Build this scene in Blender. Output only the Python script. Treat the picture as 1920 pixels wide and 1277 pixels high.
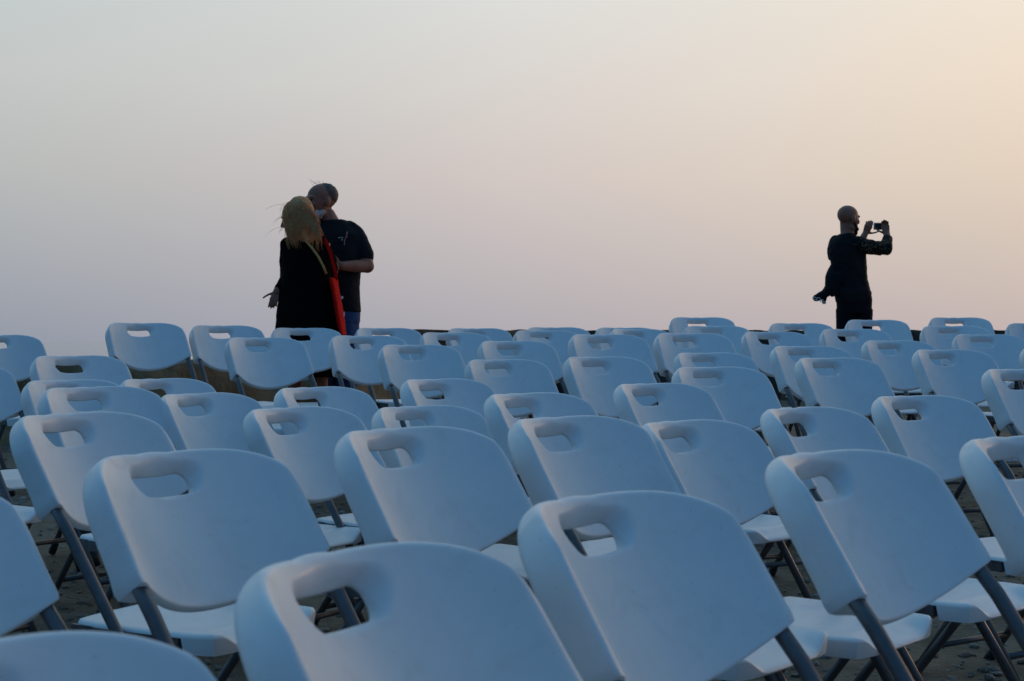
import bpy, bmesh, math, random
from mathutils import Vector, Matrix, noise
random.seed(7)
S = bpy.context.scene
COL = S.collection
R = math.radians
for o in list(bpy.data.objects): bpy.data.objects.remove(o)

# ------------------------------------------------------------------ camera
CAMZ = 1.10                     # metres above the ground where the photographer sits
cam = bpy.data.cameras.new('camera'); co = bpy.data.objects.new('camera', cam); COL.objects.link(co)
co.location = (0, 0, CAMZ); co.rotation_euler = (R(90), 0, 0)
cam.sensor_width = 36; cam.lens = 2702/1920*36
cam.shift_y = 0.0; cam.clip_start = .05; cam.clip_end = 100000
cam.dof.use_dof = True; cam.dof.focus_distance = 5.6; cam.dof.aperture_fstop = 9.5
S.camera = co

# ------------------------------------------------------------------ world
def lin(c):
    return tuple(((v/255)/12.92 if v/255 <= .04045 else (((v/255)+.055)/1.055)**2.4) for v in c)
world = bpy.data.worlds.new('World'); S.world = world; world.use_nodes = True
nt = world.node_tree; N = nt.nodes; LK = nt.links; N.clear()
def nd(t, **k):
    n = N.new(t)
    for a, b in k.items(): setattr(n, a, b)
    return n
tc = nd('ShaderNodeTexCoord'); sep = nd('ShaderNodeSeparateXYZ'); LK.new(tc.outputs['Generated'], sep.inputs[0])
az = nd('ShaderNodeMath', operation='ARCTAN2'); LK.new(sep.outputs[0], az.inputs[0]); LK.new(sep.outputs[1], az.inputs[1])
azn = nd('ShaderNodeMath', operation='MULTIPLY_ADD'); LK.new(az.outputs[0], azn.inputs[0]); azn.inputs[1].default_value = 1/(2*math.pi); azn.inputs[2].default_value = .5
el = nd('ShaderNodeMath', operation='ARCSINE'); LK.new(sep.outputs[2], el.inputs[0])
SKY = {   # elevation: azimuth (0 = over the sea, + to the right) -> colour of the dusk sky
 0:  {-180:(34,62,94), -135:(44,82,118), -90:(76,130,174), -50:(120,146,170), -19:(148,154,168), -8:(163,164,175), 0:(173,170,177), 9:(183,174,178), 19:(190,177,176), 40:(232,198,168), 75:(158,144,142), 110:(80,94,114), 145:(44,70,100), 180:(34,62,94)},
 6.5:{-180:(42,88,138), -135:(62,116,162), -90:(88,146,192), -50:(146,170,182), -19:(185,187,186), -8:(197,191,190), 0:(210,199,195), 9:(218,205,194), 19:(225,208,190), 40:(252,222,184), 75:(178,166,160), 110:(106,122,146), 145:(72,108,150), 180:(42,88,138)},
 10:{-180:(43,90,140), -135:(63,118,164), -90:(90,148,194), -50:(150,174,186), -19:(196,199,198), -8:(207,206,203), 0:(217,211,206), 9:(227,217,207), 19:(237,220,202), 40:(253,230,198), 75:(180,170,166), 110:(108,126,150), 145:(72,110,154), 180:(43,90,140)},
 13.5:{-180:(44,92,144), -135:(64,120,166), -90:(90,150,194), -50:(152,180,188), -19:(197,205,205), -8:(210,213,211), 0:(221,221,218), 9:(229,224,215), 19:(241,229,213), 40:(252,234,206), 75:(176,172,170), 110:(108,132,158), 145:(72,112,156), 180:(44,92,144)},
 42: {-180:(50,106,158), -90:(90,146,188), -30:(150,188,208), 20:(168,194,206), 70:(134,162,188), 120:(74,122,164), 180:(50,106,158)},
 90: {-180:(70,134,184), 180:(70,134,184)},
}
prev = None; pe = None
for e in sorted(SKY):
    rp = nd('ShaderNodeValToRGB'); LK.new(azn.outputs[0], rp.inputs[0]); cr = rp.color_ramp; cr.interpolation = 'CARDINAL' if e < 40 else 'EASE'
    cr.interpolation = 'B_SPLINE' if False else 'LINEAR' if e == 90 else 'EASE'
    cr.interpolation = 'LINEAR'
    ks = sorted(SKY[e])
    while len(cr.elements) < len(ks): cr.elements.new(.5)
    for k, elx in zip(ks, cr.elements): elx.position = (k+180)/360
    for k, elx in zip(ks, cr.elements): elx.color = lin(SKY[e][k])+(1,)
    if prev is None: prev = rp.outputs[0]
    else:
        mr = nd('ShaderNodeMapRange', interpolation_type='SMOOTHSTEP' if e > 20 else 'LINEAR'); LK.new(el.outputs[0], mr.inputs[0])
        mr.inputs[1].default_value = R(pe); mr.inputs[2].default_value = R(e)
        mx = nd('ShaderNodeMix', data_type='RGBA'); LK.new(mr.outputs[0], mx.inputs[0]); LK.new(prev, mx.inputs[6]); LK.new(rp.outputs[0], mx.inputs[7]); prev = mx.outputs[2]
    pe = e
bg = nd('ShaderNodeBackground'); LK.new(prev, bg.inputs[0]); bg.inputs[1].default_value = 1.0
# real scattering of the last daylight on top of the haze colours
skyt = nd('ShaderNodeTexSky'); skyt.sky_type = 'NISHITA'; skyt.sun_disc = False; skyt.sun_elevation = R(1.5); skyt.sun_rotation = R(52)
bg2 = nd('ShaderNodeBackground'); LK.new(skyt.outputs[0], bg2.inputs[0]); bg2.inputs[1].default_value = .004
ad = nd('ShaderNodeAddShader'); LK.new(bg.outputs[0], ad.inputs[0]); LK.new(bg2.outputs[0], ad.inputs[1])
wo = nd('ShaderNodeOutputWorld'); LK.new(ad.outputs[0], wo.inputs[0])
sun = bpy.data.lights.new('sun', 'SUN'); sun.energy = .3; sun.angle = R(12); sun.color = (1, .62, .36)
so = bpy.data.objects.new('sun', sun); COL.objects.link(so)
sd = Vector((math.sin(R(52))*math.cos(R(4)), math.cos(R(52))*math.cos(R(4)), math.sin(R(4))))
so.rotation_euler = (-sd).to_track_quat('-Z', 'Y').to_euler()
S.view_settings.view_transform = 'Standard'; S.view_settings.look = 'None'; S.view_settings.exposure = 0; S.view_settings.gamma = 1
S.cycles.max_bounces = 6; S.cycles.diffuse_bounces = 3

# ------------------------------------------------------------------ materials
def mat(name, base, rough=.5, metal=0, noise_amt=0, nscale=20, bump=0, bscale=200, c2=None, spec=.5, extra=None):
    m = bpy.data.materials.new(name); m.use_nodes = True
    t = m.node_tree; p = t.nodes['Principled BSDF']
    p.inputs['Base Color'].default_value = (*base, 1); p.inputs['Roughness'].default_value = rough; p.inputs['Metallic'].default_value = metal
    p.inputs['Specular IOR Level'].default_value = spec
    tco = t.nodes.new('ShaderNodeTexCoord')
    if c2:
        nz = t.nodes.new('ShaderNodeTexNoise'); nz.inputs['Scale'].default_value = nscale; nz.inputs['Detail'].default_value = 7; nz.inputs['Roughness'].default_value = .62
        t.links.new(tco.outputs['Object'], nz.inputs['Vector'])
        r = t.nodes.new('ShaderNodeValToRGB'); r.color_ramp.elements[0].position = .35; r.color_ramp.elements[1].position = .65
        r.color_ramp.elements[0].color = (*base, 1); r.color_ramp.elements[1].color = (*c2, 1)
        t.links.new(nz.outputs['Fac'], r.inputs[0]); t.links.new(r.outputs[0], p.inputs['Base Color'])
    if bump:
        nb = t.nodes.new('ShaderNodeTexNoise'); nb.inputs['Scale'].default_value = bscale; nb.inputs['Detail'].default_value = 5
        t.links.new(tco.outputs['Object'], nb.inputs['Vector'])
        b = t.nodes.new('ShaderNodeBump'); b.inputs['Strength'].default_value = bump; b.inputs['Distance'].default_value = .01
        t.links.new(nb.outputs['Fac'], b.inputs['Height']); t.links.new(b.outputs[0], p.inputs['Normal'])
    return m
M = {}
M['plastic'] = mat('white_plastic', (.76,.765,.77), .46, c2=(.81,.812,.81), nscale=5, bump=.05, bscale=300)
def wear(m):                                # faint dust, handling marks and fine scratches moulded goods pick up
    t = m.node_tree; p = t.nodes['Principled BSDF']; src = p.inputs['Base Color'].links[0].from_socket
    tco = t.nodes.new('ShaderNodeTexCoord'); oi = t.nodes.new('ShaderNodeObjectInfo')
    ad = t.nodes.new('ShaderNodeVectorMath'); ad.operation = 'ADD'; sc = t.nodes.new('ShaderNodeVectorMath'); sc.operation = 'SCALE'
    cb = t.nodes.new('ShaderNodeCombineXYZ'); t.links.new(oi.outputs['Random'], cb.inputs[0]); t.links.new(oi.outputs['Random'], cb.inputs[1])
    t.links.new(cb.outputs[0], sc.inputs[0]); sc.inputs['Scale'].default_value = 37
    t.links.new(tco.outputs['Object'], ad.inputs[0]); t.links.new(sc.outputs[0], ad.inputs[1])
    def nz(scale, lo, hi, det=3, dist=0):
        n = t.nodes.new('ShaderNodeTexNoise'); n.inputs['Scale'].default_value = scale; n.inputs['Detail'].default_value = det; n.inputs['Distortion'].default_value = dist
        t.links.new(ad.outputs[0], n.inputs['Vector']); r = t.nodes.new('ShaderNodeMapRange'); r.inputs[1].default_value = lo; r.inputs[2].default_value = hi
        t.links.new(n.outputs['Fac'], r.inputs[0]); return r.outputs[0]
    specks = nz(160, .70, .76, 2); smear = nz(14, .52, .78, 6, 1.5)
    a = t.nodes.new('ShaderNodeMath'); a.operation = 'MULTIPLY_ADD'; t.links.new(smear, a.inputs[0]); a.inputs[1].default_value = .13
    b = t.nodes.new('ShaderNodeMath'); b.operation = 'MULTIPLY'; t.links.new(specks, b.inputs[0]); b.inputs[1].default_value = .45; t.links.new(b.outputs[0], a.inputs[2])
    mx = t.nodes.new('ShaderNodeMix'); mx.data_type = 'RGBA'; t.links.new(a.outputs[0], mx.inputs[0]); t.links.new(src, mx.inputs[6]); mx.inputs[7].default_value = (.42,.38,.33,1)
    t.links.new(mx.outputs[2], p.inputs['Base Color'])
    ra = t.nodes.new('ShaderNodeMath'); ra.operation = 'MULTIPLY_ADD'; t.links.new(smear, ra.inputs[0]); ra.inputs[1].default_value = .22; ra.inputs[2].default_value = p.inputs['Roughness'].default_value-.05
    t.links.new(ra.outputs[0], p.inputs['Roughness'])
def thin(m, f):                             # thin fibres let light through
    t = m.node_tree; p = t.nodes['Principled BSDF']; o = t.nodes['Material Output']
    tr = t.nodes.new('ShaderNodeBsdfTranslucent'); ms = t.nodes.new('ShaderNodeMixShader'); ms.inputs[0].default_value = f
    t.links.new(p.inputs['Base Color'].links[0].from_socket, tr.inputs[0]); t.links.new(p.outputs[0], ms.inputs[1]); t.links.new(tr.outputs[0], ms.inputs[2]); t.links.new(ms.outputs[0], o.inputs[0])
wear(M['plastic'])
M['metal'] = mat('grey_coated_steel', (.105,.10,.105), .36, .35, c2=(.135,.13,.135), nscale=30, bump=.03, bscale=300)
M['rubber'] = mat('black_rubber', (.012,.012,.013), .7)
M['rivet'] = mat('bright_rivet', (.75,.76,.78), .2, 1)
M['ground'] = mat('gravel_soil', (.125,.092,.06), .95, c2=(.24,.185,.13), nscale=7, bump=.9, bscale=60)
M['pebble'] = mat('pebbles', (.13,.115,.095), .9, c2=(.34,.31,.27), nscale=5)
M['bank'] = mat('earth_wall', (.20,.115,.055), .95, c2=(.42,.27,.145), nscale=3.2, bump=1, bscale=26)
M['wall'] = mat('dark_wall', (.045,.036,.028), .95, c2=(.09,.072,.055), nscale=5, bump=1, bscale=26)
M['sea'] = mat('sea', (.12,.20,.33), .17, bump=.04, bscale=.05)
M['skin'] = mat('skin', (.27,.092,.05), .55, c2=(.34,.12,.07), nscale=14)
M['skin2'] = mat('skin_tan', (.33,.12,.07), .55, c2=(.39,.145,.085), nscale=14)
M['black'] = mat('black_cloth', (.009,.009,.011), .85, c2=(.014,.014,.017), nscale=10, bump=.3, bscale=60, spec=.2)
M['dress'] = mat('black_dress_cloth', (.004,.004,.0045), .95, bump=.3, bscale=40, spec=.06)
M['denim'] = mat('blue_denim', (.020,.050,.15), .85, c2=(.035,.080,.21), nscale=25, bump=.3, bscale=300)
M['navy'] = mat('dark_trousers', (.006,.006,.010), .9, bump=.2, bscale=80, spec=.2)
M['red'] = mat('red_canvas', (.60,.006,.004), .9, c2=(.70,.010,.006), nscale=12, bump=.3, bscale=200, spec=.1)
M['strap'] = mat('tan_leather_strap', (.62,.29,.075), .6)
M['hair'] = mat('blonde_hair', (.95,.46,.17), .4, c2=(.99,.68,.36), nscale=60); thin(M['hair'], .55)
M['greyhair'] = mat('grey_brown_hair', (.06,.042,.032), .7, c2=(.12,.09,.075), nscale=60)
M['beard'] = mat('grey_beard', (.36,.28,.23), .7, c2=(.72,.60,.52), nscale=60)
M['darkbeard'] = mat('dark_beard', (.012,.008,.006), .7)
M['camera_body'] = mat('silver_camera', (.30,.31,.33), .35, .6)
M['screen'] = mat('dark_screen', (.012,.014,.018), .15)
M['white'] = mat('white_print', (.85,.78,.70), .7)
M['green'] = mat('green_print', (.25,.42,.2), .7)
M['pink'] = mat('pink_print', (.5,.22,.34), .7)
M['shoe'] = mat('dark_shoe', (.02,.018,.016), .6)
# patterned sleeve: black cloth with an ochre leaf print
def patterned(name, ink, dens=.56, scale=55):
    m = mat(name, (.008,.008,.010), .9, spec=.2); t = m.node_tree; p = t.nodes['Principled BSDF']
    tco = t.nodes['Texture Coordinate'] if 'Texture Coordinate' in t.nodes else t.nodes.new('ShaderNodeTexCoord')
    nz = t.nodes.new('ShaderNodeTexNoise'); nz.inputs['Scale'].default_value = scale; nz.inputs['Detail'].default_value = 2; nz.inputs['Distortion'].default_value = 1.2
    t.links.new(tco.outputs['Object'], nz.inputs['Vector'])
    r = t.nodes.new('ShaderNodeValToRGB'); r.color_ramp.elements[0].position = dens; r.color_ramp.elements[1].position = dens+.05
    r.color_ramp.elements[0].color = (.008,.008,.010,1); r.color_ramp.elements[1].color = (*ink, 1)
    t.links.new(nz.outputs['Fac'], r.inputs[0]); t.links.new(r.outputs[0], p.inputs['Base Color'])
    return m
M['pattern'] = patterned('leaf_print_cloth', (.20,.135,.065))

# ------------------------------------------------------------------ helpers
def link(name, me, m, parent=None, smooth=True):
    if isinstance(m, str): m = M[m]
    me.materials.clear(); me.materials.append(m)
    if smooth: me.polygons.foreach_set('use_smooth', [True]*len(me.polygons))
    o = bpy.data.objects.new(name, me); COL.objects.link(o)
    if parent: o.parent = parent
    return o
def raw(V, F, name='mesh'):
    me = bpy.data.meshes.new(name); me.from_pydata([tuple(v) for v in V], [], F); me.update(); return me
def tag(o, label=None, cat=None, group=None, kind=None):
    for k, v in (('label', label), ('category', cat), ('group', group), ('kind', kind)):
        if v: o[k] = v
    return o
def empty(name, loc, rz=0):
    o = bpy.data.objects.new(name, None); COL.objects.link(o); o.location = loc; o.rotation_euler = (0, 0, rz); o.empty_display_size = .1; return o
class MB:
    def __init__(s): s.V = []; s.F = []
    def add(s, V, F):
        n = len(s.V); s.V += [Vector(v) for v in V]; s.F += [tuple(i+n for i in f) for f in F]; return s
    def tube(s, pts, r, seg=12, cap=True, r2=None, up=None):
        pts = [Vector(p) for p in pts]; V = []; F = []
        rs = r if isinstance(r, (list, tuple)) else [r]*len(pts)
        pu = None
        for i, p in enumerate(pts):
            d = (pts[min(i+1, len(pts)-1)]-pts[max(i-1, 0)]).normalized()
            if pu is None:
                u = Vector(up) if up else (Vector((0,0,1)) if abs(d.z) < .9 else Vector((1,0,0)))
            else: u = pu
            a = d.cross(u).normalized(); b = a.cross(d).normalized(); pu = b
            for k in range(seg):
                t = 2*math.pi*k/seg; V.append(p+a*math.cos(t)*rs[i]+b*math.sin(t)*(rs[i] if r2 is None else r2))
        for i in range(len(pts)-1):
            for k in range(seg):
                F.append((i*seg+k, i*seg+(k+1) % seg, (i+1)*seg+(k+1) % seg, (i+1)*seg+k))
        if cap: F.append(tuple(range(seg-1, -1, -1))); F.append(tuple((len(pts)-1)*seg+k for k in range(seg)))
        return s.add(V, F)
    def cap(s, p0, p1, r0, r1, seg=12):      # tapered capsule, closed
        p0 = Vector(p0); p1 = Vector(p1); d = p1-p0; L = d.length or 1e-6; d = d/L if L > 1e-5 else Vector((0,0,1))
        P = []; Rr = []
        for k in range(1, 6): t = math.pi/2*(1-k/5.0001); P.append(p0-d*r0*math.sin(t)); Rr.append(max(r0*math.cos(t), r0*.05))
        for k in range(0, 5): t = math.pi/2*k/5.0001; P.append(p1+d*r1*math.sin(t)); Rr.append(max(r1*math.cos(t), r1*.05))
        P.insert(0, p0-d*r0); Rr.insert(0, r0*.05); P.append(p1+d*r1); Rr.append(r1*.05)
        return s.tube(P, Rr, seg)
    def chain(s, pts, rs, seg=12):
        for i in range(len(pts)-1): s.cap(pts[i], pts[i+1], rs[i], rs[i+1], seg)
        return s
    def ell(s, c, r, rot=None, seg=20):
        c = Vector(c); V = []; F = []; n = seg//2
        for i in range(1, n):
            t = math.pi*i/n
            for k in range(seg):
                a = 2*math.pi*k/seg; v = Vector((r[0]*math.sin(t)*math.cos(a), r[1]*math.sin(t)*math.sin(a), r[2]*math.cos(t)))
                if rot: v = rot @ v
                V.append(c+v)
        top = Vector((0,0,r[2])); bot = Vector((0,0,-r[2]))
        if rot: top = rot @ top; bot = rot @ bot
        V += [c+top, c+bot]; T = len(V)-2; B = T+1
        for i in range(n-2):
            for k in range(seg): F.append((i*seg+k, (i+1)*seg+k, (i+1)*seg+(k+1) % seg, i*seg+(k+1) % seg))
        for k in range(seg): F.append((T, k, (k+1) % seg)); F.append((B, (n-2)*seg+(k+1) % seg, (n-2)*seg+k))
        return s.add(V, F)
    def loft(s, secs, seg=32):               # secs: (cx, cy, cz, rx, ry, yaw, exponent)
        V = []; F = []
        for sc in secs:
            cx, cy, cz, rx, ry = sc[:5]; yw = sc[5] if len(sc) > 5 else 0; ex = sc[6] if len(sc) > 6 else 2.0
            for k in range(seg):
                a = 2*math.pi*k/seg; c, q = math.cos(a), math.sin(a)
                x = rx*math.copysign(abs(c)**(2/ex), c); y = ry*math.copysign(abs(q)**(2/ex), q)
                V.append(Vector((cx+x*math.cos(yw)-y*math.sin(yw), cy+x*math.sin(yw)+y*math.cos(yw), cz)))
        for i in range(len(secs)-1):
            for k in range(seg): F.append((i*seg+k, i*seg+(k+1) % seg, (i+1)*seg+(k+1) % seg, (i+1)*seg+k))
        F.append(tuple(range(seg-1, -1, -1))); F.append(tuple((len(secs)-1)*seg+k for k in range(seg)))
        return s.add(V, F)
    def box(s, c, h, rot=None):
        c = Vector(c); V = []
        for x in (-1,1):
            for y in (-1,1):
                for z in (-1,1):
                    v = Vector((x*h[0], y*h[1], z*h[2])); V.append(c+(rot @ v if rot else v))
        return s.add(V, [(0,1,3,2),(4,6,7,5),(0,4,5,1),(2,3,7,6),(0,2,6,4),(1,5,7,3)])
    def mesh(s, name='mesh'): return raw(s.V, s.F, name)
    def build(s, name, m, parent=None, smooth=True): return link(name, s.mesh(name), m, parent, smooth)
def remesh(mb, name, m, parent, voxel, smooth_it=4, wrinkle=0, wscale=12, warp=None):
    me = mb.mesh(); tmp = bpy.data.objects.new('tmp', me); COL.objects.link(tmp)
    r = tmp.modifiers.new('r', 'REMESH'); r.mode = 'VOXEL'; r.voxel_size = voxel; r.use_smooth_shade = True
    if smooth_it: q = tmp.modifiers.new('s', 'SMOOTH'); q.factor = .5; q.iterations = smooth_it
    dg = bpy.context.evaluated_depsgraph_get(); me2 = bpy.data.meshes.new_from_object(tmp.evaluated_get(dg))
    bpy.data.objects.remove(tmp); me2.name = name
    if wrinkle:
        for v in me2.vertices:
            n = noise.noise(Vector((v.co.x*wscale, v.co.y*wscale, v.co.z*wscale*.45)))+.5*noise.noise(v.co*wscale*2.3)
            v.co += v.normal*n*wrinkle
    return link(name, me2, m, parent)

# ------------------------------------------------------------------ terrain
def smooth01(t): t = max(0, min(1, t)); return t*t*(3-2*t)
CH=[
  ('S3',3.142,9.950,-0.6744,0.075),
  ('S2',2.493,9.642,-0.6954,0.148),
  ('A8',1.278,9.388,-0.6823,0.190),
  ('e13',3.484,9.387,-0.7214,0.019),
  ('e8',-0.160,9.170,-0.7572,0.418),
  ('S1',1.885,9.119,-0.7247,0.227),
  ('e9',0.340,9.081,-0.7516,0.374),
  ('e10',0.773,8.985,-0.7545,0.336),
  ('e12',1.312,8.897,-0.7448,0.223),
  ('A4',-0.703,8.806,-0.7585,0.508),
  ('U3',2.762,8.796,-0.7452,0.130),
  ('N1',0.266,8.647,-0.7749,0.419),
  ('A3',-1.155,8.442,-0.7618,0.530),
  ('U2',2.070,8.434,-0.7679,0.246),
  ('e11',0.840,8.432,-0.7686,0.543),
  ('U1',1.595,8.325,-0.7849,0.358),
  ('A2',-1.561,8.168,-0.7494,0.628),
  ('V3',2.756,8.119,-0.8019,0.175),
  ('B6',-0.254,8.050,-0.7916,0.517),
  ('e1',-2.738,7.934,-0.8051,0.791),
  ('A1',-1.948,7.862,-0.7383,0.647),
  ('B4',-0.711,7.639,-0.8102,0.509),
  ('V2',2.102,7.521,-0.8374,0.378),
  ('B7',0.089,7.373,-0.8395,0.502),
  ('N3',0.990,7.359,-0.7987,0.391),
  ('B3',-1.192,7.327,-0.8215,0.652),
  ('e14',2.828,7.214,-0.8697,0.267),
  ('N2',0.545,7.151,-0.8059,0.457),
  ('B5',-0.386,7.015,-0.8582,0.566),
  ('V1',1.498,6.832,-0.8641,0.421),
  ('P2',1.022,6.696,-0.8953,0.492),
  ('X2',2.128,6.649,-0.8805,0.406),
  ('C7',0.053,6.553,-0.9259,0.587),
  ('E0',-1.806,6.236,-0.9043,0.784),
  ('P1',0.489,6.161,-0.9086,0.600),
  ('X1',1.466,6.056,-0.9121,0.505),
  ('e2',-2.197,5.959,-0.9431,0.896),
  ('E2a',-1.268,5.665,-0.9911,0.900),
  ('P3',0.892,5.586,-0.9434,0.508),
  ('e15',-1.594,5.515,-0.9923,0.887),
  ('E4',-0.137,5.308,-0.9833,0.832),
  ('K',1.994,5.237,-0.9448,0.447),
  ('e3',-2.035,5.074,-0.9824,0.941),
  ('E3',-0.556,5.049,-1.0056,0.921),
  ('P4',0.617,4.859,-0.9872,0.736),
  ('E2',-0.905,4.812,-1.0187,1.002),
  ('E1',-1.192,4.490,-0.9865,0.916),
  ('F3',-0.161,4.472,-1.0485,0.800),
  ('e4',-1.862,4.442,-1.0041,0.976),
  ('J',1.386,4.423,-1.0143,0.576),
  ('P5',0.192,4.253,-0.9987,0.854),
  ('F2',-0.477,4.057,-1.0325,0.987),
  ('I',0.930,3.780,-1.0215,0.800),
  ('W',0.578,3.475,-1.0405,0.843),
  ('C0',-0.866,3.319,-1.0113,1.085),
  ('H',0.266,3.158,-1.0137,0.861),
  ('G',-0.068,2.797,-1.0171,0.922),
  ('Q',1.083,2.562,-1.0213,0.688),
  ('L',-0.446,2.457,-1.0385,0.963),
  ('R',0.676,2.261,-1.0260,0.837),
  ('e5',-0.815,2.104,-1.0685,1.069),
  ('M',0.283,1.896,-1.0590,0.891),
  ('D',-0.001,1.462,-1.0719,1.050),
  ('e6',-0.278,1.089,-1.1000,1.100),
]

GP = dict(gz=.0254, q=.0174)
def base_h(x, y):
    yy = max(min(y, 9.6), .4)
    h = .0254*yy + .0174*(yy-3)**2/4 - 1.0976 + CAMZ
    if y > 9.6: h += .032*min(y-9.6, 4.5)
    return h
CHD = [(c[1], c[2], c[3]+CAMZ-base_h(c[1], c[2])) for c in CH]
def ground_h(x, y):
    sw = .25; sd_ = 0
    for cx, cy, d in CHD:
        q = ((x-cx)**2+(y-cy)**2)/(2*.28**2)
        if q < 12: w = math.exp(-q)*1.0; sw += w; sd_ += w*d
    return base_h(x, y)+sd_/sw
def wall_y(x):
    pts = [(-60, 9.6), (-6, 9.0), (-2.6, 9.5), (-1.3, 10.4), (-.4, 11.6), (.4, 13.0), (3, 13.4), (9, 13.6), (60, 14)]
    for (a, b), (c, d) in zip(pts, pts[1:]):
        if a <= x <= c: return b+(d-b)*smooth01((x-a)/(c-a))
    return 14
def grid_axis(segs):
    out = []
    for a, b, n in segs: out += [a+(b-a)*i/n for i in range(n)]
    out.append(segs[-1][1]); return out
xs = grid_axis([(-70,-8,10), (-8,-3.5,30), (-3.5,4.2,150), (4.2,9,30), (9,70,10)])
ts = grid_axis([(-60,-2,10), (-2,.6,14), (.6,9.4,170)])
V = []; F = []
far = 26
for i, x in enumerate(xs):
    for t in ts:
        h = ground_h(x, t)
        if -6 < x < 8 and 0 < t: h += .010*noise.noise(Vector((x*3, t*3, 0)))+.006*noise.noise(Vector((x*11, t*11, 3)))
        V.append((x, t, h))
    wy = wall_y(x)+.45
    for k in range(1, far+1):
        t = 9.4+(wy-9.4)*k/far if wy > 9.4 else 9.4+.001*k
        V.append((x, t, base_h(x, t)+.012*noise.noise(Vector((x*3, t*3, 0)))))
    V.append((x, wy+1.2 if wy > 9.4 else 10.7, -4)); V.append((x, wy+9, -40))
nn = len(ts)+far+2
for i in range(len(xs)-1):
    for j in range(nn-1): F.append((i*nn+j, (i+1)*nn+j, (i+1)*nn+j+1, i*nn+j+1))
g = link('ground', raw(V, F, 'ground'), 'ground'); tag(g, kind='structure')
# pebbles
ico = bmesh.new(); bmesh.ops.create_icosphere(ico, subdivisions=1, radius=1); icoV = [v.co.copy() for v in ico.verts]; icoF = [tuple(v.index for v in f.verts) for f in ico.faces]; ico.free()
pb = MB()
for i in range(15000):
    y = .8+9.5*random.random()**.8; x = (-.42+.95*random.random())*y*1.15-.1
    s_ = random.choice([.004,.005,.006,.008,.012,.018]) * random.uniform(.7, 1.4)
    h = ground_h(x, y) if i % 1 == 0 else 0
    rot = Matrix.Rotation(random.uniform(0, 6.28), 3, 'Z') @ Matrix.Rotation(random.uniform(-.4, .4), 3, 'X')
    sc = Vector((random.uniform(.7,1.5), random.uniform(.7,1.3), random.uniform(.35,.8)))
    pb.add([Vector((x, y, h+s_*.1))+rot @ Vector((v.x*sc.x, v.y*sc.y, v.z*sc.z))*s_*random.uniform(.85,1.1) for v in icoV], icoF)
tag(pb.build('pebbles', 'pebble', smooth=False), 'loose grey pebbles and stone chips scattered over the dark gravel', 'gravel', kind='stuff')
# sea
sea = MB(); sea.add([(-60000,16,-38), (60000,16,-38), (60000,60000,-38), (-60000,60000,-38)], [(0,1,2,3)])
tag(sea.build('sea', 'sea', smooth=False), kind='structure')

# low earth walls at the edge of the cliff
def bank(name, x0, x1, top, label, m_='bank', thick=.4, n=220, m=18, rag=.02):
    mb = MB(); V = []; F = []
    prof = m+8
    for i in range(n+1):
        x = x0+(x1-x0)*i/n; y = wall_y(x); z0 = base_h(x, y)-.1; zt = top(x)+rag*noise.noise(Vector((x*2.2, 5, 0)))+rag*.6*noise.noise(Vector((x*9, 1, 0)))
        for k in range(prof+1):
            if k <= m: f = k/m; p = Vector((x, y-.06*(1-f), z0+(zt-z0)*f))
            else: f = (k-m)/8; p = Vector((x, y+thick*f, zt+(.0 if f < .9 else -.7)))
            amp = .045 if k < m else .012
            p.y += amp*(noise.noise(p*4)+.6*noise.noise(p*11)+.35*noise.noise(p*26)) if k <= m else 0
            V.append(p)
    for i in range(n):
        for k in range(prof): F.append((i*(prof+1)+k, (i+1)*(prof+1)+k, (i+1)*(prof+1)+k+1, i*(prof+1)+k+1))
    F.append(tuple(range(prof, -1, -1))); F.append(tuple(n*(prof+1)+k for k in range(prof+1)))
    mb.add(V, F); o = mb.build(name, m_, smooth=True); tag(o, label, 'wall'); return o
zat = lambda py, y: CAMZ+(638.7-py)*y/2702
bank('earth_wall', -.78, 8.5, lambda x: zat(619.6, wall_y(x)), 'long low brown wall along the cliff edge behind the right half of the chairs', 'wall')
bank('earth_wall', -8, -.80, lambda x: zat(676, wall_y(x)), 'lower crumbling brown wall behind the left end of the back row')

# ------------------------------------------------------------------ the folding chair
T = .665                                   # lean of the long tubes
nrm = Vector((0, .8327, -.5537))           # out of the back of the backrest
def pan(x, z0, o): return Vector((x, T*(z0-.6), z0)) + nrm*o
def oval_outer(a):                         # outline of the backrest in (x, z0)
    c, s = math.cos(a), math.sin(a)
    W, zt, cr, crz = .2255, .8805, .145, .105
    return None
def backrest_outline(n):
    pts = []
    W, zt = .2255, .8795; cx, cz = .190, .125
    # start bottom centre, go right / up / left / down
    q = []
    for i in range(24):
        x = .2205*i/24; q.append((x, .6215+.0245*(x/.2205)**2.1))
    for i in range(5): t = i/5*math.pi/2; q.append((.2205+.005*math.sin(t), .646+.005*(1-math.cos(t))))
    z1 = zt-cz
    for i in range(10): q.append((W, .651+(z1-.651)*i/10))
    for i in range(30):
        t = i/30*math.pi/2; c, s = math.cos(t)**(2/2.15), math.sin(t)**(2/2.15)
        q.append((W-cx+cx*c, z1+cz*s))
    for i in range(8): f = i/8; q.append(((W-cx)*(1-f), zt+.0035*(1-(1-f)**2)))
    full = q+[(0, zt+.0035)]+[(-x, z) for x, z in reversed(q[1:])]
    # resample
    P = full+[full[0]]; L = [0]
    for a, b in zip(P, P[1:]): L.append(L[-1]+math.hypot(b[0]-a[0], b[1]-a[1]))
    out = []; j = 0
    for k in range(n):
        s = L[-1]*k/n
        while L[j+1] < s: j += 1
        f = (s-L[j])/(L[j+1]-L[j]); out.append((P[j][0]+(P[j+1][0]-P[j][0])*f, P[j][1]+(P[j+1][1]-P[j][1])*f))
    return out
def front_o(x): return .0737-.0905*min(1, abs(x)/.2125)**2.1
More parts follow.
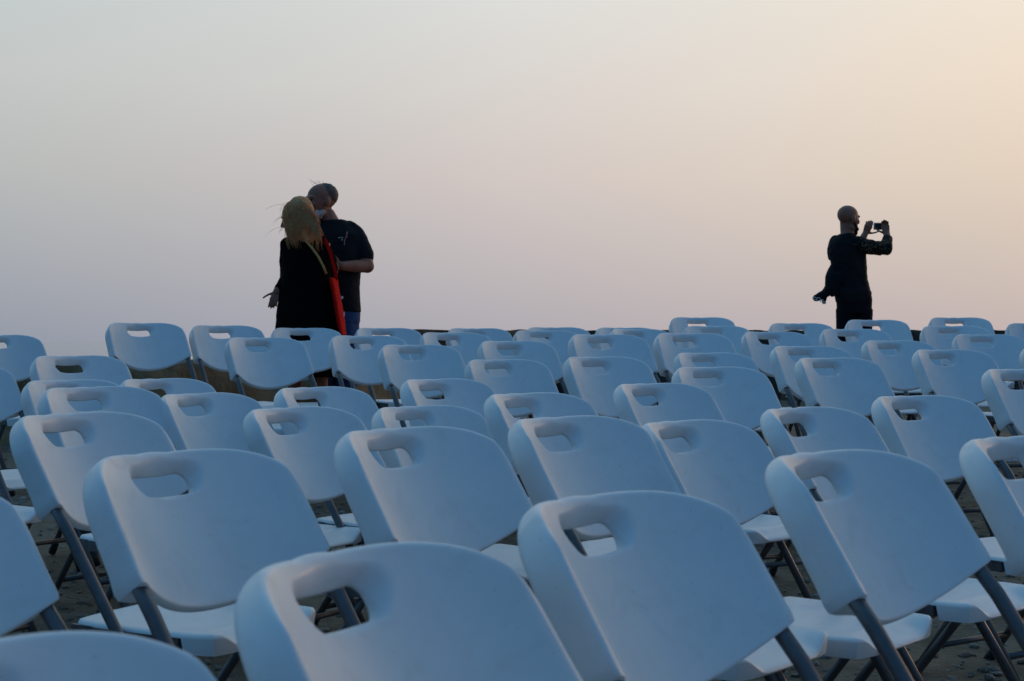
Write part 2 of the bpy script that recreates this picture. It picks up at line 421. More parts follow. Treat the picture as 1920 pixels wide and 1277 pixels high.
def back_o(x, z0):
    side = .053-.008*smooth01((z0-.66)/.2); fo = front_o(x)
    th = .024+.012*math.exp(-(x/.10)**2-((z0-.82)/.05)**2)
    f = smooth01((z0-.70)/.12); lo_ = side-fo-th
    old = side+(.098-side)*(1-min(1, abs(x)/.2255)**2.4)
    return (fo+th+lo_*smooth01((abs(x)-.12)/.085))*(1-f)+max(old, fo+th)*f
def make_backrest():
    n = 128; outer = backrest_outline(n)
    hc = (0, .8262); hw, hh, hr = .0650, .0212, .0180
    hole = []
    for (x, z) in outer:                   # matching point on the hole by angle
        a = math.atan2((z-hc[1])/.09, (x-hc[0])/.16)
        dx, dz = math.cos(a)*2.0, math.sin(a)
        # ray to rounded rectangle
        lo, hi = 0, .3
        for _ in range(24):
            m_ = (lo+hi)/2; px, pz = abs(dx*m_*.5), abs(dz*m_*.5)
            qx, qz = max(px-(hw-hr), 0), max(pz-(hh-hr), 0)
            inside = px < hw and pz < hh and math.hypot(qx, qz) < hr
            lo, hi = (m_, hi) if inside else (lo, m_)
        hole.append((hc[0]+dx*lo*.5, hc[1]+dz*lo*.5))
    V = []; F = []
    RO, RH = .012, .032                     # edge rounding: outside, hole
    def radial(side):                       # list of s values from hole to outside with fine ends
        return [0,.004,.01,.02,.035,.055,.08,.115,.16,.22,.30,.38,.46,.54,.62,.70,.77,.83,.88,.92,.95,.97,.985,.995,1.0]
    ss = radial(0); m = len(ss)
    def rnd(d, r):                           # how far the surface has dropped at distance d from an edge
        if d >= r: return 0
        return r-math.sqrt(max(r*r-(r-d)**2, 0))
    for side in (0, 1):
        for k in range(n):
            ox, oz = outer[k]; hx, hz = hole[k]; D = math.hypot(ox-hx, oz-hz)
            for s in ss:
                x, z = hx+(ox-hx)*s, hz+(oz-hz)*s
                fo, bo = front_o(x), back_o(x, z)
                th = max(bo-fo, .012)
                dh, do = s*D, (1-s)*D
                # true distance to the outline is shorter than along the ray near the sides
                bt = .004+smooth01((z-.655)/.03)*(.003 if side == 0 else .009)+(.009 if side == 0 else .004)*smooth01((z-.74)/.09)
                rr_o = min(bt, th*.49)
                drop = max(rnd(do, rr_o), 0)
                if side == 0:
                    kk = .12+.88*smooth01((hz-(hc[1]-hh*.9))/(hh*1.5))
                    w_ = .006+.016*kk; q_ = max(0, 1-dh/w_); drop += (.20+.48*kk)*th*q_**1.5*smooth01(do/.020)
                else: drop += rnd(dh, min(.007, th*.3))
                o = fo+drop if side == 0 else bo-drop
                if side == 0: o = min(o, bo-.008)
                else: o = max(o, (fo+bo)/2+.004)
                V.append(pan(x, z, o))
    def ix(side, k, j): return side*n*m+(k % n)*m+j
    for k in range(n):
        for j in range(m-1):
            F.append((ix(0,k,j), ix(0,k+1,j), ix(0,k+1,j+1), ix(0,k,j+1)))
            F.append((ix(1,k,j), ix(1,k,j+1), ix(1,k+1,j+1), ix(1,k+1,j)))
        F.append((ix(0,k,m-1), ix(0,k+1,m-1), ix(1,k+1,m-1), ix(1,k,m-1)))
        F.append((ix(0,k,0), ix(1,k,0), ix(1,k+1,0), ix(0,k+1,0)))
    me = raw(V, F, 'backrest')
    bm = bmesh.new(); bm.from_mesh(me); bmesh.ops.recalc_face_normals(bm, faces=bm.faces); bm.to_mesh(me); bm.free()
    me.polygons.foreach_set('use_smooth', [True]*len(me.polygons)); me.set_sharp_from_angle(angle=R(48))
    return me
def make_seat():
    # forward is -y ; seat from y=+.03 to y=-.38, x +-.197
    X0, Y0, Y1 = .197, .025, -.395
    nu, nv = 40, 40; V = []; F = []
    def pos(u, v):                          # squared disc mapping of a rounded rectangle
        x = u; y = v
        k = .16
        x2 = u*math.sqrt(1-v*v*v*v*k); y2 = v*math.sqrt(1-u*u*u*u*k)
        return x2*X0, (Y0+Y1)/2+y2*(Y0-Y1)/2
    ax = sorted([math.sin(math.pi/2*(-1+2*i/nu)) for i in range(nu+1-4)]+[-.645,-.635,-.60,-.595])
    def top(u, v, x, y):
        e = min(1-abs(u), 1-abs(v)); r = .10
        z = .402
        z -= .016*(1-u*u)*(1-v*v)                                  # dished seat
        f = max(0, (-v-.62)/.38)                                   # toward the front edge (v=-1)
        z -= .030*smooth01(f)*(1-smooth01((abs(u)-.55)/.35))       # thigh scoop between the corners
        if e < r: z -= .012*(1-math.sqrt(max(0, 1-((r-e)/r)**2)))
        return z
    def bot(u, v):
        b = .3895
        if v < -.60: b = .3895-.0335*smooth01((-v-.60)/.04)          # deep front corner piece
        return b
    for i, u in enumerate(ax):
        for j, v in enumerate(ax):
            x, y = pos(u, v); V.append((x, y, top(u, v, x, y)))
    off = len(V)
    for i, u in enumerate(ax):
        for j, v in enumerate(ax):
            x, y = pos(u, v); V.append((x*.985, (y+.18)*.985-.18, bot(u, v)))
    w = nu+1
    for i in range(nu):
        for j in range(nv):
            a = i*w+j; F.append((a, a+w, a+w+1, a+1)); a += off; F.append((a, a+1, a+w+1, a+w))
    edge = [(i, 0) for i in range(nu)]+[(nu, j) for j in range(nv)]+[(nu-i, nv) for i in range(nu)]+[(0, nv-j) for j in range(nv)]
    for a, b in zip(edge, edge[1:]+edge[:1]):
        i0 = a[0]*w+a[1]; i1 = b[0]*w+b[1]; F.append((i0, i1, i1+off, i0+off))
    me = raw(V, F, 'seat'); bm = bmesh.new(); bm.from_mesh(me); bmesh.ops.recalc_face_normals(bm, faces=bm.faces); bm.to_mesh(me); bm.free()
    me.polygons.foreach_set('use_smooth', [True]*len(me.polygons)); me.set_sharp_from_angle(angle=R(48))
    return me
def tube_pt(x, z): return Vector((x, T*(z-.6), z))
def make_chair():
    root = empty('folding_chair', (0,0,0))
    link('backrest', make_backrest(), 'plastic', root)
    link('seat', make_seat(), 'plastic', root)
    f = MB()
    for s in (-1, 1): f.box((s*.189, -.142, .375), (.0045, .150, .0165))
    f.box((0, -.002, .372), (.18, .006, .010)); f.box((0, -.285, .372), (.18, .006, .012))
    f.build('seat_frame', 'metal', root, smooth=False)
    for s in (-1, 1):
        mb = MB(); top = pan(s*.2105, .70, .012)
        mb.tube([tube_pt(s*.2105, .02), tube_pt(s*.2105, .35), tube_pt(s*.2112, .60)+nrm*.002, tube_pt(s*.2085, .68)+nrm*.012], .0128, 16)
        leg = mb.build('leg', 'metal', root)
        MB().tube([tube_pt(s*.2105, .0)+Vector((0,-.002,0)), tube_pt(s*.2105, .045)], .0165, 14).build('foot_cap', 'rubber', leg)
        # bolt heads where the legs cross and where the seat hangs
        MB().tube([tube_pt(s*.2105, .315)+Vector((s*.0115,0,0)), tube_pt(s*.2105, .315)+Vector((s*.0165,0,0))], .0065, 10).build('bolt', 'rivet', leg)
        MB().tube([tube_pt(s*.2105, .375)+Vector((s*.0115,0,0)), tube_pt(s*.2105, .375)+Vector((s*.0165,0,0))], .0065, 10).build('bolt', 'rivet', leg)
    def rl(s, z): return Vector((s*.172, -.27+.32*(.42-z)/.42, z))
    for s in (-1, 1):
        leg = MB().tube([rl(s, .02), rl(s, .2), rl(s, .37)], .0118, 14).build('leg', 'metal', root)
        MB().tube([rl(s, 0), rl(s, .04)], .0155, 12).build('foot_cap', 'rubber', leg)
    MB().tube([tube_pt(-.205, .125), tube_pt(.205, .125)], .0095, 12).build('stretcher', 'metal', root)
    MB().tube([rl(-1, .10), rl(1, .10)], .0095, 12).build('stretcher', 'metal', root)
    for s in (-1, 1): MB().tube([tube_pt(s*.190, .315), Vector((s*.190, -.10, .365))], .009, 8, r2=.003).build('brace', 'metal', root)
    return root
def children(o): return [c for c in bpy.data.objects if c.parent == o]
def copy_tree(o, kids, parent=None):
    c = o.copy(); COL.objects.link(c); c.parent = parent
    for k in kids[o.name]: copy_tree(k, kids, c)
    return c
proto = make_chair()
KIDS = {}
for o in bpy.data.objects: KIDS.setdefault(o.name, [])
for o in bpy.data.objects:
    if o.parent: KIDS[o.parent.name].append(o)
LABELS = {}
ORD = ['first','second','third','fourth','fifth','sixth','seventh','eighth','ninth','tenth','eleventh','twelfth','thirteenth']
ROWN = {'nearest': 'e6 D M R Q', 'second nearest': 'e5 L G H W I', 'third nearest': 'e4 C0 F2 F3 P5 J', 'fourth nearest': 'e3 E1 E2 E3 P4 K',
        'fifth nearest': 'e15 E4 P1 P3 X1 X2', 'fourth farthest': 'e2 E2a C7 P2 V1 V2 e14', 'third farthest': 'E0 B5 B7 N2 N3 U1 U2 V3',
        'second farthest': 'B3 B4 B6 N1 e11 e12 S1 U3', 'farthest': 'e1 A1 A2 A3 A4 e8 e9 e10 A8 S2 S3 e13'}
for rn_, ks_ in ROWN.items():
    for i_, k_ in enumerate(ks_.split()):
        LABELS[k_] = 'white folding chair, %s from the left in the %s curved row' % (ORD[i_], rn_)
LABELS.update({
 'e6': 'white folding chair nearest the photographer, only its rounded top in the bottom left corner',
 'D': 'large out-of-focus white folding chair at the bottom centre, tubes seen through its handle slot',
 'M': 'big white folding chair right of centre at the bottom, only its right tube showing',
 'R': 'big white folding chair at lower right with both grey front tubes fully visible',
 'Q': 'white folding chair cut by the right edge, directly beside the lower right big chair',
 'L': 'big white folding chair at lower left with a grey tube below its left corner',
 'G': 'white folding chair above the bottom centre one, a bright strip seen through its handle slot',
 'e5': 'white folding chair at lower left cut by the frame, showing only its blank right half',
 'C0': 'white folding chair at far left with its long left tube crossing other seats',
 'A1': 'white folding chair standing highest at left, empty sky through its handle slot',
 'A2': 'white folding chair of the farthest row touching the highest left one, left of the couple',
 'A3': 'white folding chair right in front of the blonde woman, black dress through its slot',
 'A4': 'white folding chair of the farthest row just right of the red bag',
 'B3': 'white folding chair standing alone left of the couple, brown wall beneath its back',
 'B4': 'white folding chair just below the red bag, grey left tube and brown wall under it',
 'E0': 'white folding chair at left with dark brown wall showing through its handle slot',
 'E2a': 'white folding chair at left with light brown earth showing through its handle slot',
 'e1': 'white folding chair cut by the left edge with the pale sea behind it',
 'A8': 'white folding chair poking highest above its row at centre right, sky in its slot',
 'S2': 'white folding chair hiding the trousers of the man with the camera',
 'S3': 'white folding chair of the farthest row, right of the man with the camera',
 'e13': 'white folding chair cut by the right edge in the farthest row against the sky',
 'K': 'white folding chair cut by the right edge at mid height, tubes in its handle slot',
})

rnd = random.Random(3)
for i, (key, x, y, gz_, th) in enumerate(CH):
    o = proto if i == 0 else copy_tree(proto, KIDS)
    o.location = (x, y, gz_+CAMZ); o.rotation_euler = (0, 0, th)
    tag(o, LABELS.get(key, 'white folding chair '+key), 'folding chair', 'white folding chairs set out in curved rows')

# ------------------------------------------------------------------ people
def face_rot(a, tilt=0, roll=0):            # a: 0 faces the camera (-y), + turns toward +x ; tilt + looks down
    return Matrix.Rotation(a, 3, 'Z') @ Matrix.Rotation(tilt, 3, 'X') @ Matrix.Rotation(roll, 3, 'Y')
def head_parts(mb, c, rot, k=1.0, female=False):
    c = Vector(c)
    def P(x, f, z): return c+rot @ Vector((x*k, -f*k, z*k))
    mb.ell(P(0, -.012, .036), (.074*k, .096*k, .080*k), rot)
    mb.ell(P(0, .020, .0), (.066*k, .074*k, .085*k), rot)
    mb.ell(P(0, .034, -.052), (.050*k, .055*k, .052*k), rot)
    mb.ell(P(0, .072, -.094), (.024*k, .020*k, .018*k), rot)
    for s in (-1, 1):
        mb.ell(P(s*.030, .078, .030), (.024*k, .014*k, .009*k), rot)
        mb.ell(P(s*.036, .066, -.015), (.022*k, .020*k, .018*k), rot)
        mb.ell(P(s*.076, -.008, -.004), (.010*k, .020*k, .031*k), rot)
        mb.ell(P(s*.044, .014, -.070), (.016*k, .036*k, .022*k), rot)
    mb.cap(P(0, .086, .022), P(0, .108, -.018), .008*k, .012*k)
    mb.cap(P(-.008, .096, -.024), P(.008, .096, -.024), .010*k, .010*k)
    mb.cap(P(-.016, .087, -.051), P(.016, .087, -.051), .007*k, .007*k)
    mb.cap(P(-.013, .085, -.063), P(.013, .085, -.063), .008*k, .008*k)
def hand_parts(mb, w, d, side, curl=.5, k=1.0, thumb=None, spread=.10):
    """w wrist, d direction of the hand, side: direction from palm centre toward the thumb"""
    w = Vector(w); d = Vector(d).normalized(); t = Vector(side); t = (t-d*t.dot(d)).normalized(); n = d.cross(t)
    if isinstance(curl, (int, float)): curl = [curl]*4
    mb.loft_frame = None
    for q in range(4):                       # palm: four parallel capsules make one flat body
        o = t*(.028-.019*q)*k
        mb.cap(w+o*.55+d*.008*k, w+o+d*.078*k, .013*k, .0125*k, 10)
    lens = [.070, .078, .073, .057]
    for q in range(4):
        b = w+t*(.028-.019*q)*k+d*.082*k; dd = (d+t*(.028-.019*q)*spread*8).normalized(); p = b; r = .0088*k
        for j, fr in enumerate((.45, .30, .25)):
            ang = curl[q]*(j+.6)*.75
            v = (dd*math.cos(ang)+n*math.sin(ang)).normalized(); p2 = p+v*lens[q]*fr*k; mb.cap(p, p2, r, r*.92, 8); p = p2; r *= .92
    tb = w+t*.030*k+d*.022*k; td = thumb or (t*.75+d*.65+n*.25); td = Vector(td).normalized()
    p = tb; r = .0115*k
    for L_ in (.036, .030, .024): p2 = p+td*L_*k; mb.cap(p, p2, r, r*.9, 8); p = p2; r *= .9; td = (td+d*.25).normalized()
    return mb
def base_pt(x, y): return (x, y, base_h(x, y))

# --- bearded man in the black T-shirt
Zm = 9.45; k_ = 2702/Zm; xm = (655-960)/k_
man = empty('person', base_pt(xm, Zm)); gm = base_h(xm, Zm)
def PM(px, py, dy=0): return Vector(((px-960)*(Zm+dy)/2702-xm, dy, CAMZ-gm+(638.7-py)*(Zm+dy)/2702))
tag(man, 'bald grey-bearded man in a black T-shirt and blue jeans facing the blonde woman', 'person')
hr = face_rot(R(-56), R(2))
hc = PM(601.5, 380)
b = MB(); head_parts(b, hc, hr, 1.07)
b.cap(PM(613, 405, .02), PM(622, 425, .0), .058, .066)
b.loft([(-.12,.0,.90,.13,.10,0), (-.115,.0,1.1,.135,.10,0), (-.11,0,1.3,.15,.10,0), (-.10,0,1.40,.12,.08,0), (-.10,0,1.44,.07,.06,0)])
sh = PM(668, 440, .02); el_ = PM(688.5, 499, -.05); wr = PM(640, 499, -.22)
b.chain([sh, el_], [.055, .047]); b.chain([el_, (el_+wr)/2+Vector((0,0,-.002)), wr], [.044, .041, .029])
hand_parts(b, wr, (-1, -.25, .05), (0, -.3, 1), .7)
sh2 = PM(572, 436, .0); el2 = PM(566, 500, -.06); wr2 = PM(600, 505, -.22)
b.chain([sh2, el2], [.055, .045]); b.chain([el2, wr2], [.043, .029]); hand_parts(b, wr2, (1, -.2, .1), (0, -.2, 1), .7)
for s, dx in ((-1, -.20), (1, -.03)): b.chain([(dx, .0, .86), (dx+.01, -.02, .47), (dx, .03, .10)], [.085, .058, .042]); b.ell((dx, -.05, .05), (.045, .12, .045))
remesh(b, 'body', 'skin', man, .0065, 3)
# T-shirt
c = MB()
c.loft([(-.095,.0,.862,.172,.125,-.15,2.3), (-.093,-.01,.93,.166,.125,-.15,2.3), (-.10,-.02,1.05,.172,.135,-.15,2.2), (-.105,-.01,1.17,.186,.128,-.15,2.2), (-.105,0,1.29,.200,.122,-.15,2.2), (-.10,0,1.37,.186,.110,-.15,2.1), (-.10,0.01,1.42,.145,.092,-.15), (-.105,.01,1.455,.10,.078,-.15), (-.108,.01,1.47,.076,.068,-.15)])
c.chain([PM(656, 430, .01), PM(668, 440, 0), PM(675, 455, -.01), PM(684, 478, -.03)], [.058, .056, .060, .060])
c.cap(PM(684, 478, -.03), PM(685, 481, -.032), .060, .057)
c.chain([PM(590, 431, .0), PM(575, 447, 0), PM(568, 478, -.03)], [.066, .070, .058])
remesh(c, 'shirt', 'black', man, .008, 3, .0055, 12)
j = MB(); j.loft([(-.095,0,.80,.168,.118,-.1,2.3), (-.095,0,.86,.170,.118,-.1,2.3), (-.095,0,.93,.155,.11,-.1,2.3)])
for dx in (-.175, -.022): j.loft([(dx-.003,.01,.11,.060,.072), (dx,.01,.30,.066,.076), (dx,-.01,.48,.074,.080), (dx,0,.66,.088,.098), (dx*.95-.004,0,.84,.094,.108)])
remesh(j, 'jeans', 'denim', man, .009, 2, .004, 16)
for dx in (-.2, -.03):
    s_ = MB(); s_.ell((dx, -.05, .045), (.05, .145, .05)); s_.box((dx, -.05, .012), (.045, .13, .012)); remesh(s_, 'shoe', 'shoe', man, .008, 2)
# beard, hair, eyes
def HP(x, f, z, k=1.07): return hc+hr @ Vector((x*k, -f*k, z*k))
bd = MB(); bd.ell(HP(0, .066, -.080), (.048, .040, .046), hr); bd.ell(HP(0, .050, -.120), (.034, .034, .034), hr)
for s in (-1, 1): bd.ell(HP(s*.040, .040, -.078), (.026, .036, .034), hr)
for s in (-1, 1): bd.chain([HP(s*.030, .078, -.078), HP(s*.056, .032, -.074), HP(s*.060, .016, -.060)], [.020, .020, .016])
bd.chain([HP(-.026, .090, -.050), HP(0, .098, -.040), HP(.026, .090, -.050)], [.008, .009, .008])
remesh(bd, 'beard', 'beard', man, .005, 1, .0035, 60)
ha = MB()
ha.ell(HP(0, -.034, .046), (.079, .086, .080), hr); remesh(ha, 'hair', 'greyhair', man, .006, 1, .003, 60)
st = MB()
for i in range(9):
    a = random.uniform(-1, 1); p0 = HP(.05*a, random.uniform(-.06, .03), .118-.02*abs(a)); n_ = random.uniform(.02, .055)
    u1, u2 = random.uniform(-.02, .02), random.uniform(-.01, .022)
    st.tube([p0+Vector((-n_*f, u1*f, .018*math.sin(f*2)+u2*f*f)) for f in (0, .17, .33, .5, .67, .83, 1)], [.0007]*5+[.0005, .0003], 4)
st.build('hair', 'greyhair', man)
for s in (-1, 1): e_ = MB(); e_.ell(HP(s*.031, .078, .012), (.0125, .012, .0085), hr); e_.build('eye', 'screen', man)
# small embroidered figure on the chest
def chest(px, py): q = PM(px, py); q.y = -.127; return q
em = MB()
for (u0, v0, u1, v1, r_) in ((655,440,652,449,.0022),(652,449,650,455,.0026),(650,455,650,462,.0030),(652,449,656,446,.0018)): em.cap(chest(u0, v0), chest(u1, v1), r_, r_, 8)
em.build('chest_print', 'pink', man)
em = MB(); em.ell(chest(645.5, 448.5), (.009, .003, .005)); em.ell(chest(645.5, 452.5), (.008, .003, .005)); em.build('chest_print', 'green', man)
em = MB(); em.cap(chest(639.5, 449), chest(642, 448), .003, .002, 8); em.cap(chest(655, 438), chest(654.5, 443), .0018, .0018, 8); em.build('chest_print', 'white', man)

# --- blonde woman
Zw = 9.1; kw = 2702/Zw; xw = (575-960)/kw
wom = empty('person', base_pt(xw, Zw)); gw = base_h(xw, Zw)
def PW(px, py, dy=0): return Vector(((px-960)*(Zw+dy)/2702-xw, dy, CAMZ-gw+(638.7-py)*(Zw+dy)/2702))
tag(wom, 'blonde woman in a loose black dress seen from behind, red bag on her shoulder', 'person')
wr_ = face_rot(R(-100), R(14)); wc = PW(557, 411)
b = MB(); head_parts(b, wc, wr_, .98); b.cap(PW(562, 432, .0), PW(567, 452, 0), .052, .060)
b.loft([(.0,0,.6,.15,.10), (.0,0,.85,.16,.10), (.0,0,1.05,.13,.09), (.0,0,1.22,.15,.09), (-.01,0,1.30,.10,.07)])
she = PW(538, 464, .0); elb = PW(535, 522, .05); wri = PW(519, 547, -.03)
b.chain([she, elb], [.042, .036]); b.chain([elb, wri], [.035, .025])
hand_parts(b, wri, (-.25, -.35, -.9), (-1, 0, .1), [.3,.5,.65,.8], .74, spread=.16, thumb=(-.95, -.1, -.35))
b.chain([PW(608, 462, 0), PW(618, 520, .04), PW(612, 560, .12)], [.042, .036, .027]); hand_parts(b, PW(612, 560, .12), (0, .1, -1), (-.4, 1, 0), .6, .92)
for dx in (-.075, .085): b.chain([(dx, 0, .80), (dx, -.01, .45), (dx, .03, .08)], [.080, .050, .036]); b.ell((dx, .05, .04), (.036, .105, .032))
remesh(b, 'body', 'skin', wom, .0048, 2)
d = MB()
d.loft([(.005,.0,.475,.205,.165,0), (.0,0,.60,.210,.165,0), (-.002,0,.775,.203,.155,0,2.1), (.0,0,.93,.184,.138,0,2.2), (.0,0,1.08,.160,.122,0,2.2), (.0,0,1.20,.160,.112,0,2.2), (-.01,0,1.285,.150,.098,0,2.1), (-.02,0,1.335,.105,.08,0), (-.025,0,1.36,.066,.062,0)])
d.chain([PW(541, 460, 0), PW(540, 490, .02), PW(541, 522, .045)], [.054, .058, .056]); d.chain([PW(541, 522, .045), PW(526, 541, -.01)], [.056, .040])
d.chain([PW(604, 458, 0), PW(615, 490, .02), PW(617, 545, .08)], [.056, .056, .044])
remesh(d, 'dress', 'dress', wom, .008, 3, .011, 10)
# hair : a mass plus wind-blown strands
def WPt(x, f, z): return wc+wr_ @ Vector((x, -f, z))
h = MB()
h.ell(WPt(0, -.018, .040), (.082, .104, .088), wr_)
h.chain([PW(563, 392, -.02), PW(566, 415, -.035), PW(571, 438, -.06), PW(578, 449, -.08)], [.082, .076, .060, .030])
h.chain([PW(551, 398, -.06), PW(552, 420, -.070), PW(554, 440, -.075), PW(551, 452, -.08)], [.046, .040, .030, .012])
h.chain([PW(575, 405, -.03), PW(584, 430, -.055), PW(592, 446, -.07)], [.045, .038, .016])
remesh(h, 'hair', 'hair', wom, .006, 2, .005, 55)
st = MB(); rr = random.Random(11)
for i in range(900):
    a = rr.random(); x0 = 533.5+49*a; y0 = 373.5+((x0-558)/25)**2*19+rr.uniform(0, 14)*rr.random()
    y0 -= 1; dy0 = -.006-math.sqrt(max(.0, .100**2-((x0-559)/297)**2-((398-y0)/297)**2))
    L_ = .84*rr.choice([.6, .8, .95, 1, 1, 1.1, 1.25]); ex = 541+56*a+rr.gauss(0, 4)+4*L_; ey = y0+(66+6*math.sin(a*9))*L_*rr.uniform(.85, 1.12)
    wv = rr.uniform(-4, 4); bow = 9*a-2+rr.gauss(0, 2)
    p = []
    for q in range(7):
        f = q/6; xx = x0+(ex-x0)*f**1.4+bow*math.sin(math.pi*f)+wv*math.sin(f*5.5); yy = y0+(ey-y0)*f
        p.append(PW(xx, yy, dy0+(-.118-dy0)*min(1, f*2)+rr.uniform(-.006, .006)))
    st.tube(p, [.0008, .0011, .0012, .0012, .0011, .0008, .0004], 4)
for i in range(40):                            # loose ones over the face and against the sky
    x0 = rr.uniform(530, 548); y0 = rr.uniform(380, 428); L_ = rr.uniform(3, 13) if i > 5 else rr.uniform(22, 38)
    a1, a2 = rr.uniform(-6, 3), rr.uniform(6, 20); p = []
    for q in range(9):
        f = q/8; p.append(PW(x0-L_*f, y0+a1*math.sin(f*2.2)+a2*f*f, -.03-.03*f))
    st.tube(p, [.0007]*6+[.0006, .0004, .0003], 4)
st.build('hair', 'hair', wom)
# tan strap across the back
sp = [PW(562, 440, -.062), PW(572, 451, -.100), PW(585, 465, -.122), PW(597, 482, -.130), PW(606, 499, -.130), PW(612, 514, -.125)]
MB().tube(sp, .0075, 8, r2=.003, up=(0,1,0)).build('strap', 'strap', wom)
# shoes
for dx in (-.075, .085): s_ = MB(); s_.ell((dx, .05, .035), (.042, .12, .035)); s_.build('shoe', 'shoe', wom)
# red tote bag hanging from her shoulder (a thing of its own)
bagp = PW(632, 575, -.06)
bag = empty('tote_bag', (xw+bagp.x, Zw+bagp.y, gw+bagp.z-.30))
tag(bag, 'bright red cloth tote bag hanging from the blonde woman\'s right shoulder', 'bag')
def PB(px, py, dy=0): return PW(px, py, dy)-bagp+Vector((0, 0, .30))
bg_ = MB()
secs = []
for py, l, r_ in ((523, 619.5, 634), (535, 622, 635.5), (550, 626, 638.5), (573, 630, 644), (595, 633, 647), (614, 636, 650), (625, 641, 650.5), (630, 646, 650)):
    a_ = PB(l, py); c_ = PB(r_, py); secs.append(((a_.x+c_.x)/2, 0.0, a_.z, (c_.x-a_.x)/2, .115, .0, 1.7))
bg_.loft(list(reversed(secs)), 36)
remesh(bg_, 'bag_body', 'red', bag, .006, 2, .006, 14)
st_ = MB()
for dy, off in ((-.085, 0), (.06, 1)):
    st_.tube([PB(601+off, 441.5, .03), PB(606+off, 446, -.02), PB(612+off, 457, -.055+dy*.3), PB(619+off, 475, -.06+dy*.5), PB(624+off, 495, -.05+dy*.7), PB(629+off, 515, -.03+dy*.8), PB(630, 526, dy)], .0115, 8, r2=.0025, up=(0,1,0))
st_.build('strap', 'red', bag)
lg = MB(); lg.box(PB(641.5, 558, -.116), (.006,.002,.008)); lg.box(PB(645.5, 589, -.116), (.0035,.002,.014)); lg.build('print', 'white', bag, smooth=False)

# --- bald man photographing the sunset
Zp = 12.56; kp = 2702/Zp; xp = (1600-960)/kp
mp = empty('person', base_pt(xp, Zp)); gp = base_h(xp, Zp)
def PP(px, py, dy=0): return Vector(((px-960)*(Zp+dy)/2702-xp, dy, CAMZ-gp+(638.7-py)*(Zp+dy)/2702))
tag(mp, 'bald man in black seen from behind, holding up a small camera toward the sunset', 'person')
pr = face_rot(R(118), R(4)); pc = PP(1591, 411.5)
b = MB(); head_parts(b, pc, pr, 1.04)
b.cap(PP(1590, 428, .01), PP(1587, 448, .0), .056, .064); b.cap(PP(1588.5, 416, .01), PP(1588.5, 436, .01), .064, .060)
b.loft([(.0,0,.80,.11,.08), (.0,0,1.0,.11,.08), (-.03,0,1.2,.12,.08), (-.05,0,1.38,.13,.075), (-.06,0,1.46,.08,.06)])
sr = PP(1611, 458, -.06); er = PP(1661, 466, .02); wrr = PP(1663, 440, .16)
b.chain([sr, er], [.042, .040]); b.chain([er, wrr], [.044, .030])
hand_parts(b, wrr, (-.15, .25, 1), (-1, .1, .1), [.9,.8,.9,1.0], .95, thumb=(-.8, .1, .35))
sl = PP(1566, 456, .12); el3 = PP(1610, 462, .30); wl = PP(1622, 439, .33)
b.chain([sl, el3], [.052, .044]); b.chain([el3, wl], [.042, .028])
hand_parts(b, wl, (.42, -.1, 1), (1, 0, -.1), [.55,.6,.8,.9], .95, thumb=(1, -.15, .0))
for dx in (-.055, .070): b.chain([(dx, 0, .84), (dx, -.01, .46), (dx, .02, .10)], [.068, .050, .042]); b.ell((dx, .05, .05), (.043, .12, .045))
remesh(b, 'body', 'skin2', mp, .0065, 3)
c = MB()
c.loft([(.0,0,.95,.158,.12,.3,2.3), (.0,0,1.03,.146,.115,.3,2.3), (-.018,0,1.12,.146,.112,.3,2.2), (-.035,0,1.22,.160,.112,.3,2.2), (-.050,0,1.33,.168,.112,.3,2.2), (-.055,0,1.41,.160,.102,.3,2.1), (-.060,0,1.465,.115,.085,.3), (-.060,0,1.50,.068,.066,.3)])
c.chain([PP(1568, 452, .06), PP(1563, 466, .10), PP(1562, 480, .14)], [.056, .055, .050])
remesh(c, 'shirt', 'black', mp, .008, 3, .009, 12)
c = MB(); c.chain([PP(1606, 456, -.045), PP(1622, 462, -.05), PP(1640, 465, -.02), PP(1660, 466, .02)], [.066, .070, .062, .062]); c.chain([PP(1661, 464, .02), PP(1664, 449, .12)], [.060, .044])
remesh(c, 'sleeve', 'pattern', mp, .007, 2, .008, 18)
# jacket knotted at the hips, its tail and one cuff blowing out to the left
c = MB(); c.loft([(.0,0,.90,.150,.122,.3,2.2), (-.005,0,.985,.163,.130,.3,2.2), (-.012,0,1.03,.150,.12,.3,2.2)])
c.chain([PP(1566, 492, -.03), PP(1558, 520, -.05), PP(1556, 540, -.06)], [.030, .050, .045]); c.chain([PP(1570, 520, -.04), PP(1562, 548, -.06)], [.07, .042]); c.chain([PP(1556, 540, -.06), PP(1546, 551, -.06)], [.048, .032])
remesh(c, 'jacket', 'black', mp, .008, 2, .006, 16)
c = MB(); c.chain([PP(1551, 549, -.06), PP(1539, 555, -.07), PP(1530, 559, -.07)], [.035, .038, .030]); c.cap(PP(1545, 557, -.06), PP(1545, 567, -.06), .026, .018)
cuff = remesh(c, 'cuff', 'black', mp, .006, 1, .004, 30)
c = MB()                                     # white scrolls on the lining of the cuff
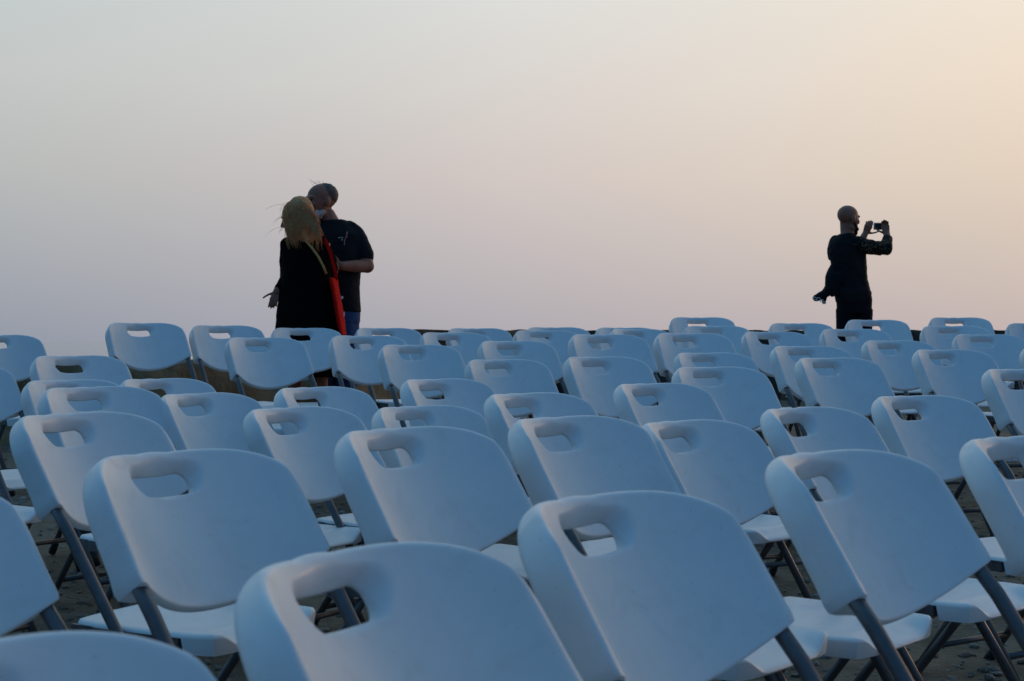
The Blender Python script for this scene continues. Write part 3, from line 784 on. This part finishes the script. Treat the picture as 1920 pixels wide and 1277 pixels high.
for (px, py, r_) in ((1528, 560, .014), (1534.5, 561.5, .017), (1541, 564.5, .013), (1546.5, 568, .010)):
    pts = [PP(px, py, -.112)+Vector((math.cos(t)*r_, 0, math.sin(t)*r_*.8)) for t in [k*.55 for k in range(12)]]
    c.tube(pts, .0032, 6)
c.build('cuff_print', 'white', mp)
j = MB(); j.loft([(.008,0,.80,.150,.115,.2,2.3), (.008,0,.93,.156,.118,.2,2.3), (.005,0,1.0,.146,.11,.2,2.3)])
for dx in (-.062, .078): j.loft([(dx,.01,.11,.062,.074), (dx,0,.30,.070,.078), (dx,-.01,.48,.078,.084), (dx,0,.66,.085,.100), (dx,0,.84,.090,.108)])
remesh(j, 'trousers', 'navy', mp, .009, 2, .003, 14)
for dx in (-.065, .085): s_ = MB(); s_.ell((dx, .05, .045), (.05, .14, .05)); s_.build('shoe', 'shoe', mp)
def HQ(x, f, z): return pc+pr @ Vector((x*1.04, -f*1.04, z*1.04))
bd = MB(); bd.ell(HQ(0, .066, -.088), (.034, .034, .038), pr); bd.ell(HQ(0, .078, -.108), (.024, .026, .026), pr)
for s in (-1, 1): bd.chain([HQ(s*.030, .074, -.078), HQ(s*.056, .040, -.066), HQ(s*.069, .012, -.030)], [.016, .014, .006])
remesh(bd, 'beard', 'darkbeard', mp, .005, 1, .003, 60)
cp = PP(1650, 424.5, .22)
cm = empty('compact_camera', (xp+cp.x, Zp+cp.y, gp+cp.z-.033)); tag(cm, 'small silver compact camera held up in both hands by the bald man', 'camera')
c = MB(); c.box((0,0,.033), (.056,.012,.031)); me = c.mesh('camera_body'); bm = bmesh.new(); bm.from_mesh(me); bmesh.ops.bevel(bm, geom=list(bm.edges), offset=.005, segments=3, affect='EDGES'); bm.to_mesh(me); bm.free()
link('camera_body', me, 'camera_body', cm)
MB().box((-.010, -.0135, .033), (.038,.0015,.025)).build('screen', 'screen', cm, smooth=False)
MB().tube([(.01,.012,.033), (.01,.034,.033)], .024, 20).build('lens', 'camera_body', cm)
MB().tube([(.030,0,.064), (.030,0,.071)], .009, 14).build('shutter_button', 'camera_body', cm)
